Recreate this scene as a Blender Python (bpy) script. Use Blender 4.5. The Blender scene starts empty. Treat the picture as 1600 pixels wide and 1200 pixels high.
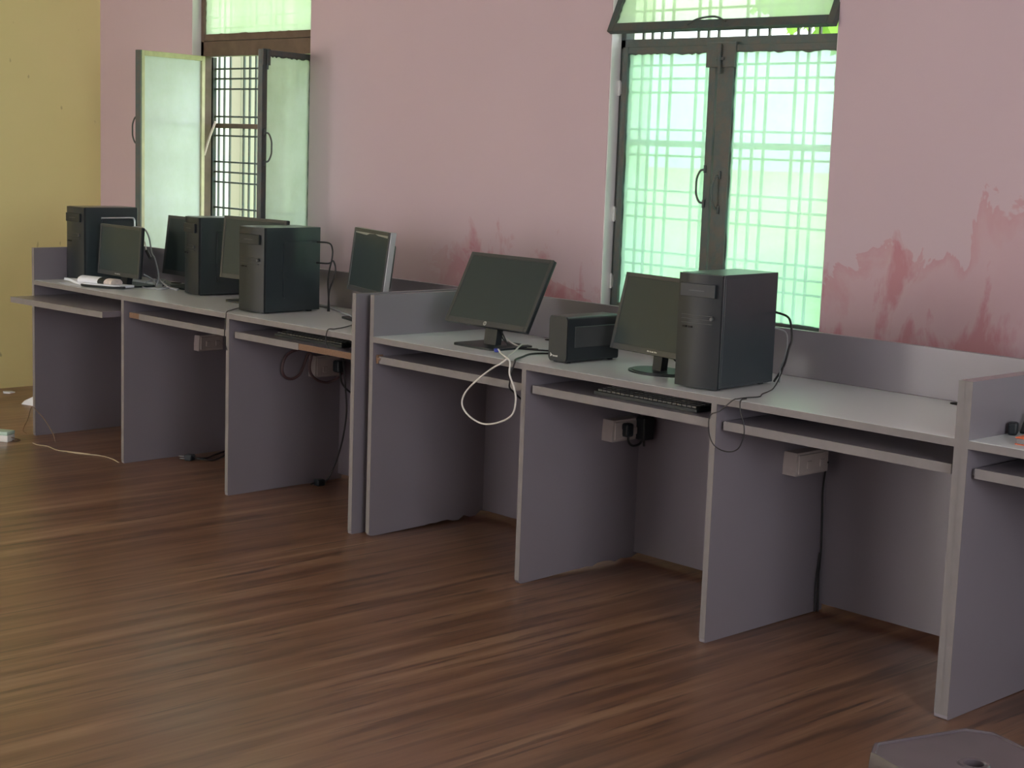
import bpy, bmesh, math, random
from mathutils import Vector, Matrix, Euler
random.seed(7)
PI = math.pi
R = math.radians
C = bpy.context.scene.collection
SC = bpy.context.scene

# ------------------------------------------------------------------ camera
cam_d = bpy.data.cameras.new('camera')
cam_d.sensor_width = 36.0
cam_d.lens = 36.0 * 2524.9 / 1600.0
cam_d.clip_end = 200
cam = bpy.data.objects.new('camera', cam_d)
C.objects.link(cam)
YAW, PITCH, ROLL = -0.81178, -0.14606, 0.03539
fwd = Vector((math.sin(YAW) * math.cos(PITCH), math.cos(YAW) * math.cos(PITCH), math.sin(PITCH)))
rgt = Vector((math.cos(YAW), -math.sin(YAW), 0))
upv = rgt.cross(fwd)
r2 = rgt * math.cos(ROLL) + upv * math.sin(ROLL)
u2 = -rgt * math.sin(ROLL) + upv * math.cos(ROLL)
cam.matrix_world = Matrix(((r2.x, u2.x, -fwd.x, 4.62877), (r2.y, u2.y, -fwd.y, -3.66634),
                           (r2.z, u2.z, -fwd.z, 1.45598), (0, 0, 0, 1)))
SC.camera = cam

# ------------------------------------------------------------------ world, lights, exposure
SKY = 9.2      # zenith of a CIE-like overcast sky; the horizon is a third of it
FILL = 0.84
wd = bpy.data.worlds.new('overcast_sky')
SC.world = wd
wd.use_nodes = True
nt = wd.node_tree
nt.nodes.clear()
wo = nt.nodes.new('ShaderNodeOutputWorld')
bg = nt.nodes.new('ShaderNodeBackground')
tc = nt.nodes.new('ShaderNodeTexCoord')
sep = nt.nodes.new('ShaderNodeSeparateXYZ')
cr = nt.nodes.new('ShaderNodeValToRGB')
cr.color_ramp.elements[0].position = 0.0
cr.color_ramp.elements[0].color = (0.29, 0.33, 0.345, 1)
cr.color_ramp.elements[1].position = 1.0
cr.color_ramp.elements[1].color = (0.95, 1.0, 1.0, 1)
nt.links.new(tc.outputs['Generated'], sep.inputs[0])
nt.links.new(sep.outputs['Z'], cr.inputs[0])
nt.links.new(cr.outputs[0], bg.inputs[0])
nt.links.new(bg.outputs[0], wo.inputs[0])
bg.inputs[1].default_value = SKY
SC.view_settings.view_transform = 'Standard'
SC.view_settings.look = 'None'
SC.view_settings.gamma = 1.0
SC.view_settings.use_curve_mapping = False
SC.view_settings.exposure = 0.0

YW = 1.076          # room face of the window wall
XL = -3.905         # room face of the end wall
XR, YB, ZC = 6.6, -6.2, 3.15
W1 = (-2.935, -1.872, 0.78, 2.42)
W2 = (0.130, 1.214, 0.78, 2.42)
W3 = (3.200, 4.284, 0.78, 2.42)


def area(name, loc, rot, sx, sy, power, col):
    l = bpy.data.lights.new(name, 'AREA')
    l.shape = 'RECTANGLE'
    l.size, l.size_y = sx, sy
    l.energy = power
    l.color = col
    o = bpy.data.objects.new(name, l)
    o.location, o.rotation_euler = loc, rot
    C.objects.link(o)
    return l


# added fill lamps on the closed rear and right walls, all out of view
area('rear_fill_light', (2.9, YB + 0.06, 1.75), (R(90), 0, R(180)), 1.8, 1.6, 20 * FILL, (1.0, 0.96, 1.0))
area('rear_fill_light', (-0.9, YB + 0.06, 1.75), (R(90), 0, R(180)), 1.8, 1.6, 112 * FILL, (1.0, 0.96, 1.0))
area('rear_left_fill_light', (-2.9, YB + 0.06, 1.35), (R(90), 0, R(180)), 1.2, 2.1, 150 * FILL, (1.0, 0.98, 0.93))
area('side_fill_light', (XR - 0.06, -2.6, 1.75), (R(90), 0, R(90)), 2.2, 1.6, 140 * FILL, (0.98, 0.97, 1.0))
for a, b, c, d in (W1, W2, W3):
    pl = area('daylight_portal', ((a + b) / 2, YW + 0.27, (c + d) / 2), (R(-90), 0, 0), b - a, d - c, 1, (1, 1, 1))
    pl.cycles.is_portal = True

# ------------------------------------------------------------------ materials


def S(v):
    return tuple((x / 12.92 if x <= 0.04045 else ((x + 0.055) / 1.055) ** 2.4) for x in [c / 255 for c in v]) + (1,)


class NT:
    def __init__(s, name):
        s.m = bpy.data.materials.new(name)
        s.m.use_nodes = True
        s.t = s.m.node_tree
        s.b = s.t.nodes['Principled BSDF']
        s.out = s.t.nodes['Material Output']

    def n(s, typ, **k):
        nd = s.t.nodes.new('ShaderNode' + typ)
        for a, v in k.items():
            setattr(nd, a, v)
        return nd

    def l(s, a, b):
        s.t.links.new(a, b)

    def coord(s, scale=(1, 1, 1), rot=(0, 0, 0), loc=(0, 0, 0), kind='Object'):
        t = s.n('TexCoord')
        mp = s.n('Mapping')
        mp.inputs['Scale'].default_value = scale
        mp.inputs['Rotation'].default_value = rot
        mp.inputs['Location'].default_value = loc
        s.l(t.outputs[kind], mp.inputs[0])
        return mp.outputs[0]

    def noise(s, vec, scale=5, detail=3, rough=0.5, dist=0):
        nd = s.n('TexNoise')
        nd.inputs['Scale'].default_value = scale
        nd.inputs['Detail'].default_value = detail
        nd.inputs['Roughness'].default_value = rough
        nd.inputs['Distortion'].default_value = dist
        s.l(vec, nd.inputs['Vector'])
        return nd.outputs[0]

    def ramp(s, fac, stops, interp='LINEAR'):
        nd = s.n('ValToRGB')
        e = nd.color_ramp.elements
        while len(e) < len(stops):
            e.new(0.5)
        for i, (p, c) in enumerate(stops):
            e[i].position = p
            e[i].color = c if len(c) == 4 else tuple(c) + (1,)
        nd.color_ramp.interpolation = interp
        s.l(fac, nd.inputs[0])
        return nd.outputs[0]

    def mix(s, fac, a, b, mode='MIX'):
        nd = s.n('MixRGB', blend_type=mode)
        for i, v in ((0, fac), (1, a), (2, b)):
            if isinstance(v, (int, float)):
                nd.inputs[i].default_value = v
            elif isinstance(v, tuple):
                nd.inputs[i].default_value = v
            else:
                s.l(v, nd.inputs[i])
        return nd.outputs[0]

    def math(s, op, a, b=0.0, clamp=False):
        nd = s.n('Math', operation=op, use_clamp=clamp)
        for i, v in ((0, a), (1, b)):
            if isinstance(v, (int, float)):
                nd.inputs[i].default_value = v
            else:
                s.l(v, nd.inputs[i])
        return nd.outputs[0]

    def bump(s, h, strength=0.2, dist=0.01):
        nd = s.n('Bump')
        nd.inputs['Strength'].default_value = strength
        nd.inputs['Distance'].default_value = dist
        s.l(h, nd.inputs['Height'])
        s.l(nd.outputs[0], s.b.inputs['Normal'])

    def base(s, c, rough=0.5, metal=0.0, spec=0.5):
        if isinstance(c, tuple):
            s.b.inputs['Base Color'].default_value = c
        else:
            s.l(c, s.b.inputs['Base Color'])
        s.b.inputs['Roughness'].default_value = rough
        s.b.inputs['Metallic'].default_value = metal
        s.b.inputs['Specular IOR Level'].default_value = spec
        return s.m


def plain(name, col, rough=0.5, metal=0.0, spec=0.5, var=0.12, scale=30, bump=0.0):
    m = NT(name)
    v = m.coord()
    f = m.noise(v, scale, 3)
    lo = tuple(c * (1 - var) for c in col[:3]) + (1,)
    hi = tuple(min(1, c * (1 + var)) for c in col[:3]) + (1,)
    m.base(m.mix(f, lo, hi), rough, metal, spec)
    if bump:
        m.bump(f, bump, 0.002)
    return m.m


M = {}
# pink painted plaster with rosy damp stains
m = NT('pink_plaster')
v = m.coord()
base = m.mix(m.noise(v, 1.3, 4), (0.55, 0.425, 0.475, 1), (0.61, 0.475, 0.52, 1))
sx = m.n('SeparateXYZ')
m.l(v, sx.inputs[0])
X, Z = sx.outputs['X'], sx.outputs['Z']
n1 = m.noise(v, 2.6, 5, 0.62, 0.6)
n2 = m.noise(m.coord((1, 1, 0.45), loc=(3, 0, 1)), 6.5, 5, 0.6, 0.4)
# height of the damp line: higher towards the right
line = m.math('ADD', m.math('MULTIPLY', m.math('SUBTRACT', X, 1.2), 0.42, False), 0.99)
line = m.math('MAXIMUM', line, 0.93)
wet = m.math('ADD', m.math('SUBTRACT', line, Z), m.math('MULTIPLY', m.math('SUBTRACT', n1, 0.5), 1.05))
wmask = m.ramp(wet, [(0.0, (0, 0, 0)), (0.012, (1, 1, 1)), (0.12, (0.45, 0.45, 0.45)), (0.4, (0.5, 0.5, 0.5))])
xm = m.ramp(m.math('MULTIPLY', m.math('ADD', X, 1.6), 0.5), [(0.28, (0, 0, 0)), (0.52, (1, 1, 1))])
wmask = m.math('MULTIPLY', wmask, xm)
stain = m.mix(n2, (0.50, 0.24, 0.27, 1), (0.58, 0.39, 0.42, 1))
col = m.mix(m.math('MULTIPLY', wmask, 0.85), base, stain)
blot = m.ramp(m.math('SUBTRACT', m.math('ADD', n2, m.math('MULTIPLY', n1, 0.35)), m.math('MULTIPLY', m.math('SUBTRACT', Z, 0.9), 0.55)),
              [(0.66, (0, 0, 0)), (0.76, (1, 1, 1))])
blot = m.math('MULTIPLY', blot, xm)
col = m.mix(m.math('MULTIPLY', blot, 0.65), col, (0.47, 0.17, 0.20, 1))
M['pink'] = m.base(col, 0.7, 0, 0.3)
m.bump(m.noise(v, 40, 4), 0.12, 0.003)

m = NT('yellow_plaster')
v = m.coord()
col = m.mix(m.noise(v, 1.5, 4), (0.78, 0.71, 0.32, 1), (0.84, 0.77, 0.39, 1))
# grey smudge and small scuffs low on the wall
sx = m.n('SeparateXYZ')
m.l(v, sx.inputs[0])
dy = m.math('MULTIPLY', m.math('SUBTRACT', sx.outputs['Y'], 0.455), 22.0)
dz = m.math('MULTIPLY', m.math('SUBTRACT', sx.outputs['Z'], 0.19), 26.0)
rr = m.math('ADD', m.math('MULTIPLY', dy, dy), m.math('MULTIPLY', dz, dz))
rr = m.math('ADD', rr, m.math('MULTIPLY', m.noise(v, 22, 3), 1.6))
col = m.mix(m.ramp(rr, [(0.55, (1, 1, 1)), (0.9, (0, 0, 0))]), col, (0.22, 0.20, 0.13, 1))
sc = m.ramp(m.noise(m.coord((1, 2.2, 1)), 9, 2), [(0.73, (0, 0, 0)), (0.76, (1, 1, 1))])
col = m.mix(m.math('MULTIPLY', sc, 0.45), col, (0.35, 0.28, 0.12, 1))
M['yellow'] = m.base(col, 0.65, 0, 0.3)
m.bump(m.noise(v, 35, 4), 0.1, 0.003)

# printed wood-look vinyl floor
m = NT('wood_vinyl')
rz = 0.0
n_long = m.noise(m.coord((11, 0.55, 1)), 1.5, 3, 0.5, 0.15)
n_mid = m.noise(m.coord((30, 1.3, 1), loc=(4, 1, 0)), 1.1, 3, 0.5, 0.25)
n_fine = m.noise(m.coord((95, 4, 1)), 1.3, 3, 0.6, 0.1)
n_blot = m.noise(m.coord((2.2, 0.7, 1), loc=(7, 2, 0)), 1.3, 3)
col = m.ramp(n_long, [(0.32, (0.085, 0.038, 0.021)), (0.44, (0.172, 0.080, 0.045)), (0.56, (0.235, 0.118, 0.067)), (0.68, (0.36, 0.215, 0.130))])
col = m.mix(m.ramp(n_mid, [(0.36, (0.9, 0.9, 0.9)), (0.46, (0, 0, 0))]), col, (0.072, 0.034, 0.021, 1))
col = m.mix(m.ramp(n_mid, [(0.58, (0, 0, 0)), (0.70, (0.55, 0.55, 0.55))]), col, (0.32, 0.205, 0.13, 1))
n_dk = m.noise(m.coord((42, 2.2, 1), loc=(1, 8, 0)), 1.0, 2, 0.5, 0.2)
col = m.mix(m.ramp(n_dk, [(0.31, (0.95, 0.95, 0.95)), (0.37, (0, 0, 0))]), col, (0.035, 0.020, 0.016, 1))
col = m.mix(0.25, col, m.mix(n_fine, (0.09, 0.05, 0.032, 1), (0.27, 0.16, 0.10, 1)))
col = m.mix(m.math('MULTIPLY', m.ramp(n_blot, [(0.4, (0, 0, 0)), (0.65, (1, 1, 1))]), 0.25), col, (0.20, 0.09, 0.055, 1))
# pale scuffs and dust
n_sc = m.noise(m.coord((2.4, 1, 1), (0, 0, 0.6)), 17, 3, 0.6, 0.6)
sc = m.ramp(n_sc, [(0.745, (0, 0, 0)), (0.80, (1, 1, 1))])
col = m.mix(m.math('MULTIPLY', sc, 0.35), col, (0.42, 0.33, 0.27, 1))
M['floor'] = m.base(col, 0.3, 0, 0.9)
rgh = m.ramp(m.noise(m.coord((1.5, 1, 1)), 2.5, 3), [(0.3, (0.29, 0.29, 0.29)), (0.7, (0.36, 0.36, 0.36))])
m.l(rgh, m.b.inputs['Roughness'])
m.bump(n_mid, 0.08, 0.002)


def laminate(name, lo, hi, rough, spec):
    m = NT(name)
    v = m.coord()
    f = m.noise(v, 3, 4)
    g = m.noise(m.coord((1, 1, 6)), 60, 2)
    col = m.mix(f, lo, hi)
    col = m.mix(m.math('MULTIPLY', g, 0.12), col, tuple(c * 0.6 for c in lo[:3]) + (1,))
    m.base(col, rough, 0, spec)
    return m.m


M['lam'] = laminate('lavender_grey_laminate', (0.205, 0.188, 0.217, 1), (0.230, 0.208, 0.238, 1), 0.30, 0.9)
M['top'] = laminate('pale_grey_desktop', (0.60, 0.63, 0.66, 1), (0.66, 0.69, 0.71, 1), 0.285, 0.95)
M['edge'] = plain('beige_edge_band', (0.20, 0.185, 0.19, 1), 0.5)
M['chip'] = plain('bare_particle_board', (0.20, 0.12, 0.075, 1), 0.9, var=0.4, scale=180)
M['black'] = plain('black_plastic', (0.018, 0.023, 0.027, 1), 0.42, spec=0.35)
M['steel'] = plain('black_painted_steel', (0.028, 0.040, 0.046, 1), 0.285, spec=0.7)
M['bezel'] = plain('grey_black_bezel', (0.045, 0.05, 0.052, 1), 0.38)
M['silver'] = plain('silver_trim_and_glint', (0.55, 0.57, 0.60, 1), 0.3, 0.7)
M['screen'] = plain('dark_lcd', (0.030, 0.045, 0.047, 1), 0.32, spec=0.35, var=0.05)
M['mark'] = plain('faint_grey_mark', (0.12, 0.13, 0.135, 1), 0.5)
M['port'] = plain('metal_ports', (0.35, 0.36, 0.37, 1), 0.35, 0.9)
M['cableb'] = plain('black_cable', (0.018, 0.018, 0.020, 1), 0.5)
M['cablew'] = plain('off_white_cable', (0.72, 0.70, 0.66, 1), 0.5)
M['cableg'] = plain('grey_cable', (0.30, 0.32, 0.34, 1), 0.5)
M['cabler'] = plain('dark_red_cable', (0.085, 0.045, 0.048, 1), 0.5)
M['cablec'] = plain('cream_wire', (0.45, 0.38, 0.26, 1), 0.5)
M['cabletan'] = plain('tan_wire', (0.16, 0.10, 0.06, 1), 0.5)
M['blue'] = plain('blue_connector', (0.03, 0.05, 0.35, 1), 0.4)
M['box'] = plain('cream_socket_box', (0.47, 0.42, 0.40, 1), 0.55)
M['paper'] = plain('white_paper', (0.80, 0.84, 0.92, 1), 0.8, var=0.05)
M['skin'] = plain('printed_beige', (0.72, 0.64, 0.60, 1), 0.6, var=0.35, scale=60)
M['orange'] = plain('orange_cover', (0.75, 0.16, 0.06, 1), 0.5)
M['stool'] = plain('brown_grey_plastic', (0.085, 0.070, 0.082, 1), 0.30, var=0.25, scale=12)
M['dark'] = plain('dark_void', (0.008, 0.008, 0.008, 1), 0.9)
M['mint'] = plain('pale_mint_plastic', (0.50, 0.68, 0.58, 1), 0.45)
M['white'] = plain('white_plastic', (0.75, 0.75, 0.73, 1), 0.45)
M['reveal'] = plain('white_reveal_plaster', (0.80, 0.78, 0.78, 1), 0.8, var=0.06, scale=9, bump=0.1)
m = NT('old_window_steel')
v = m.coord()
M['frame'] = m.base(m.mix(m.ramp(m.noise(v, 14, 4, 0.7), [(0.42, (0, 0, 0)), (0.6, (1, 1, 1))]), (0.060, 0.085, 0.085, 1), (0.085, 0.085, 0.075, 1)), 0.5)
m.bump(m.noise(v, 60, 4), 0.4, 0.004)
M['frameb'] = plain('brown_window_steel', (0.13, 0.085, 0.062, 1), 0.55, var=0.4, scale=18, bump=0.3)
M['framec'] = plain('cream_painted_edge', (0.55, 0.50, 0.34, 1), 0.6, var=0.25, scale=22)
M['rod'] = plain('pale_pink_rod', (0.85, 0.70, 0.68, 1), 0.5)
M['grass'] = plain('lawn_grass', (0.30, 0.45, 0.15, 1), 0.9, var=0.3, scale=1.2)
M['cream'] = plain('cream_render', (0.21, 0.205, 0.155, 1), 0.8, var=0.12, scale=3)
M['creamw'] = plain('white_render', (0.33, 0.30, 0.25, 1), 0.8, var=0.05, scale=3)
M['creamwall'] = plain('cream_wall_paint', (0.66, 0.63, 0.62, 1), 0.8, var=0.04, scale=2)
M['ceil'] = plain('ceiling_paint', (0.74, 0.73, 0.70, 1), 0.9, var=0.04)


def glass_mat(name, clear, tint, trans, body):
    m = NT(name)
    m.t.nodes.remove(m.b)
    v = m.coord()
    dirt = m.ramp(m.noise(v, 5, 5, 0.65), [(0.35, (1, 1, 1)), (0.75, (0.86, 0.88, 0.82))])
    tr = m.n('BsdfTransparent')
    tr.inputs[0].default_value = tint + (1,)
    tl = m.n('BsdfTranslucent')
    m.l(m.mix(1.0, body + (1,), dirt, 'MULTIPLY'), tl.inputs[0])
    df = m.n('BsdfDiffuse')
    m.l(m.mix(1.0, tuple(c * 0.95 for c in body) + (1,), dirt, 'MULTIPLY'), df.inputs[0])
    gl = m.n('BsdfGlossy')
    gl.inputs['Roughness'].default_value = 0.22
    gl.inputs[0].default_value = (0.9, 0.95, 0.95, 1)
    a = m.n('MixShader')
    a.inputs[0].default_value = 1 - trans
    m.l(tl.outputs[0], a.inputs[1])
    m.l(df.outputs[0], a.inputs[2])
    b = m.n('MixShader')
    b.inputs[0].default_value = clear
    m.l(a.outputs[0], b.inputs[1])
    m.l(tr.outputs[0], b.inputs[2])
    c = m.n('MixShader')
    c.inputs[0].default_value = 0.06
    m.l(b.outputs[0], c.inputs[1])
    m.l(gl.outputs[0], c.inputs[2])
    m.l(c.outputs[0], m.out.inputs[0])
    return m.m


M['glass'] = glass_mat('frosted_glass', 0.50, (0.80, 0.98, 0.88), 0.72, (0.60, 0.80, 0.74))
M['glassy'] = glass_mat('frosted_glass_green', 0.45, (0.92, 1.0, 0.88), 0.70, (0.80, 0.90, 0.80))
M['glasst'] = glass_mat('frosted_glass_backlit', 0.30, (0.86, 1.0, 0.94), 0.95, (0.88, 0.97, 0.95))  # more translucent copy for the right casement, making that pane look brighter lit
M['glassc'] = glass_mat('frosted_glass_casement', 0.16, (0.85, 1.0, 0.95), 0.5, (0.88, 0.94, 0.97))

m = NT('leaf_green')
v = m.coord()
col = m.mix(m.noise(v, 2.5, 2), (0.22, 0.42, 0.08, 1), (0.50, 0.64, 0.20, 1))
m.base(col, 0.6)
tl = m.n('BsdfTranslucent')
m.l(col, tl.inputs[0])
ms = m.n('MixShader')
ms.inputs[0].default_value = 0.5
m.l(m.b.outputs[0], ms.inputs[1])
m.l(tl.outputs[0], ms.inputs[2])
m.l(ms.outputs[0], m.out.inputs[0])
M['leaf'] = m.m

# ------------------------------------------------------------------ geometry helpers


def bmn():
    return bmesh.new()


def box(bm, x0, x1, y0, y1, z0, z1, bev=0.0, seg=2, mat=None):
    g = bmesh.ops.create_cube(bm, size=1)
    vs = g['verts']
    for v in vs:
        v.co = Vector(((x0 + x1) / 2 + v.co.x * (x1 - x0), (y0 + y1) / 2 + v.co.y * (y1 - y0), (z0 + z1) / 2 + v.co.z * (z1 - z0)))
    if bev:
        es = {e for v in vs for e in v.link_edges}
        r = bmesh.ops.bevel(bm, geom=list(es), offset=bev, segments=seg, profile=0.5, affect='EDGES')
        vs = list({v for f in r['faces'] for v in f.verts} | {v for v in vs if v.is_valid})
    if mat is not None:
        bmesh.ops.transform(bm, matrix=mat, verts=vs)
    return vs


def cyl(bm, p0, p1, r0, r1=None, seg=16, caps=True):
    p0, p1 = Vector(p0), Vector(p1)
    d = p1 - p0
    q = d.to_track_quat('Z', 'Y').to_matrix().to_4x4()
    q.translation = (p0 + p1) / 2
    return bmesh.ops.create_cone(bm, cap_ends=caps, segments=seg, radius1=r0, radius2=r0 if r1 is None else r1, depth=d.length, matrix=q)['verts']


def smooth_path(pts, n=6):
    pts = [Vector(p) for p in pts]
    if len(pts) < 3:
        return pts
    P = [pts[0] * 2 - pts[1]] + pts + [pts[-1] * 2 - pts[-2]]
    out = []
    for i in range(1, len(P) - 2):
        a, b, c, d = P[i - 1:i + 3]
        for k in range(n):
            t = k / n
            out.append(0.5 * ((2 * b) + (c - a) * t + (2 * a - 5 * b + 4 * c - d) * t * t + (3 * b - a - 3 * c + d) * t ** 3))
    out.append(pts[-1])
    return out


def tube(bm, pts, r, seg=6, n=6, sm=True):
    P = smooth_path(pts, n) if sm else [Vector(p) for p in pts]
    rings = []
    up = Vector((0.13, 0.21, 1)).normalized()
    prev = None
    for i, p in enumerate(P):
        t = (P[min(i + 1, len(P) - 1)] - P[max(i - 1, 0)])
        if t.length < 1e-9:
            t = Vector((0, 0, 1))
        t.normalize()
        if prev is None:
            a = t.cross(up)
            if a.length < 1e-3:
                a = t.cross(Vector((1, 0, 0)))
        else:
            a = prev - t * prev.dot(t)
        a.normalize()
        prev = a
        b = t.cross(a)
        rings.append([bm.verts.new(p + a * (r * math.cos(2 * PI * k / seg)) + b * (r * math.sin(2 * PI * k / seg))) for k in range(seg)])
    for A, B in zip(rings, rings[1:]):
        for k in range(seg):
            bm.faces.new((A[k], A[(k + 1) % seg], B[(k + 1) % seg], B[k]))
    bm.faces.new(rings[0][::-1])
    bm.faces.new(rings[-1])


def prism(bm, poly, axis, a0, a1):
    """extrude a 2D polygon; axis 'x': poly is (y,z); 'y': (x,z); 'z': (x,y)"""
    def P(p, a):
        return {'x': (a, p[0], p[1]), 'y': (p[0], a, p[1]), 'z': (p[0], p[1], a)}[axis]
    A = [bm.verts.new(P(p, a0)) for p in poly]
    B = [bm.verts.new(P(p, a1)) for p in poly]
    n = len(poly)
    bm.faces.new(A)
    bm.faces.new(B[::-1])
    for i in range(n):
        bm.faces.new((A[i], B[i], B[(i + 1) % n], A[(i + 1) % n]))
    return A + B


def mk(name, bm, mat, parent=None, loc=(0, 0, 0), rot=(0, 0, 0), smooth=False, **props):
    bmesh.ops.recalc_face_normals(bm, faces=bm.faces[:])
    me = bpy.data.meshes.new(name)
    bm.to_mesh(me)
    bm.free()
    me.materials.append(M[mat])
    if smooth:
        me.polygons.foreach_set('use_smooth', [True] * len(me.polygons))
        try:
            me.set_sharp_from_angle(angle=R(38))
        except Exception:
            pass
    o = bpy.data.objects.new(name, me)
    o.location, o.rotation_euler = loc, rot
    C.objects.link(o)
    if parent is not None:
        o.parent = parent
    for k, v in props.items():
        o[k] = v
    return o


def empty(name, loc, rz=0.0, rot=None, **props):
    o = bpy.data.objects.new(name, None)
    o.location = loc
    o.rotation_euler = rot if rot else (0, 0, rz)
    o.empty_display_size = 0.1
    C.objects.link(o)
    for k, v in props.items():
        o[k] = v
    return o


def thing(name, label, cat, loc, rz=0.0, group=None):
    o = empty(name, loc, rz, label=label, category=cat)
    if group:
        o['group'] = group
    return o


def single(name, bm, mat, label, cat, group=None, smooth=False, loc=(0, 0, 0), rz=0.0):
    o = mk(name, bm, mat, None, loc, (0, 0, rz), smooth, label=label, category=cat)
    if group:
        o['group'] = group
    return o


def rrect(w, h, r, n=5):
    """rounded rectangle outline centred at 0"""
    pts = []
    for cx, cy, a in ((w / 2 - r, h / 2 - r, 0), (-w / 2 + r, h / 2 - r, 90), (-w / 2 + r, -h / 2 + r, 180), (w / 2 - r, -h / 2 + r, 270)):
        for k in range(n + 1):
            t = R(a + 90 * k / n)
            pts.append((cx + r * math.cos(t), cy + r * math.sin(t)))
    return pts


# ------------------------------------------------------------------ room shell
def wall_with_holes(x0, x1, y0, y1, z0, z1, holes):
    bm = bmn()
    xs = sorted({x0, x1} | {h[0] for h in holes} | {h[1] for h in holes})
    for a, b in zip(xs, xs[1:]):
        hs = [h for h in holes if h[0] <= a + 1e-6 and h[1] >= b - 1e-6]
        if hs:
            h = hs[0]
            box(bm, a, b, y0, y1, z0, h[2])
            box(bm, a, b, y0, y1, h[3], z1)
        else:
            box(bm, a, b, y0, y1, z0, z1)
    return bm


bm = bmn()
box(bm, XL, XR, YB, YW, -0.05, 0.0)
mk('floor', bm, 'floor', kind='structure')
bm = bmn()
box(bm, XL, XR, YB, YW, ZC, ZC + 0.1)
mk('ceiling', bm, 'ceil', kind='structure')
wb = mk('wall_back', wall_with_holes(XL, XR, YW, YW + 0.24, -0.05, ZC + 0.1, [W1, W2, W3]), 'pink', kind='structure')
# white painted reveals inside the two window openings
for a, b, c, d in (W1, W2, W3):
    bm = bmn()
    e = 0.004
    box(bm, a, a + e, YW + 0.002, YW + 0.238, c, d)
    box(bm, b - e, b, YW + 0.002, YW + 0.238, c, d)
    box(bm, a, b, YW + 0.002, YW + 0.238, d - e, d)
    box(bm, a, b, YW + 0.002, YW + 0.238, c, c + e)
    mk('window_reveal', bm, 'reveal', wb)
bm = bmn()
box(bm, XL - 0.2, XL, YB, YW + 0.24, -0.05, ZC + 0.1)
mk('wall_left', bm, 'yellow', kind='structure')
bm = bmn()
box(bm, XR, XR + 0.2, YB, YW + 0.24, -0.05, ZC + 0.1)
mk('wall_right', bm, 'creamwall', kind='structure')
bm = bmn()
box(bm, XL - 0.2, XR + 0.2, YB - 0.2, YB, -0.05, ZC + 0.1)
mk('wall_front', bm, 'creamwall', kind='structure')

# ------------------------------------------------------------------ windows
ZG = [1.792, 1.740, 1.686, 1.541, 1.440, 1.301, 1.247, 1.193, 1.056, 1.003, 0.950]
ZTOP = [1.952, 2.005, 2.06, 2.20, 2.255, 2.31]


def bar_v(z0, z1, r=0.0045):
    bm = bmn()
    box(bm, -r, r, -r, r, z0, z1)
    return bm


def grille(root, x0, x1, z0, z1, xs, zs, ythick):
    bm = bar_v(z0, z1)
    first = mk('grille_bar', bm, 'frame', root, (xs[0], ythick, 0))
    for x in xs[1:]:
        o = first.copy()
        o.location = (x, ythick, 0)
        C.objects.link(o)
        o.parent = root
    bm = bmn()
    box(bm, x0, x1, -0.0045, 0.0045, -0.0045, 0.0045)
    h = mk('grille_bar', bm, 'frame', root, (0, ythick - 0.009, zs[0]))
    for z in zs[1:]:
        o = h.copy()
        o.location = (0, ythick - 0.009, z)
        C.objects.link(o)
        o.parent = root


def wavy_strip(bm, x0, x1, z, amp, y0, y1, n=26, down=True):
    """ragged putty / paint edge along a rail"""
    pts = []
    for i in range(n + 1):
        x = x0 + (x1 - x0) * i / n
        pts.append((x, z - (random.random() * amp if down else -random.random() * amp)))
    pts.append((x1, z + 0.004))
    pts.append((x0, z + 0.004))
    prism(bm, pts, 'y', y0, y1)


def handle_bm(h, out, r=0.0042):
    """bow handle: bulges to +x by out, height h, base on x=0"""
    bm = bmn()
    pts = [(0, 0, h / 2), (out * 0.55, 0, h / 2 - 0.004), (out * 0.95, 0, h * 0.24), (out, 0, 0), (out * 0.95, 0, -h * 0.24), (out * 0.55, 0, -h / 2 + 0.004), (0, 0, -h / 2)]
    tube(bm, pts, r, 8)
    box(bm, -0.004, 0.004, -0.006, 0.006, h / 2 - 0.012, h / 2 + 0.018, 0.001)
    box(bm, -0.004, 0.004, -0.006, 0.006, -h / 2 - 0.018, -h / 2 + 0.012, 0.001)
    return bm


def hinge_bm():
    bm = bmn()
    cyl(bm, (0, 0, -0.03), (0, 0, 0.03), 0.007)
    box(bm, -0.018, 0.018, -0.003, 0.003, -0.024, 0.024, 0.001)
    return bm


def casement(root, name, w, zb, zt, st_l, st_r, side, glass, frame, mats, rag=True):
    """sash in its own frame: x from 0 (hinge side) to side*w; y thickness +-0.014"""
    z0, z1 = 0, zt - zb
    s = side
    cs = mk(name, sash_frame(w, z1, st_l, st_r, s, rag), frame, root)
    bm = bmn()
    box(bm, min(s * st_l, s * (w - st_r)) - 0.004, max(s * st_l, s * (w - st_r)) + 0.004, -0.0025, 0.0025, 0.03, z1 - 0.02)
    mk('pane', bm, glass, cs)
    return cs


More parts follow.
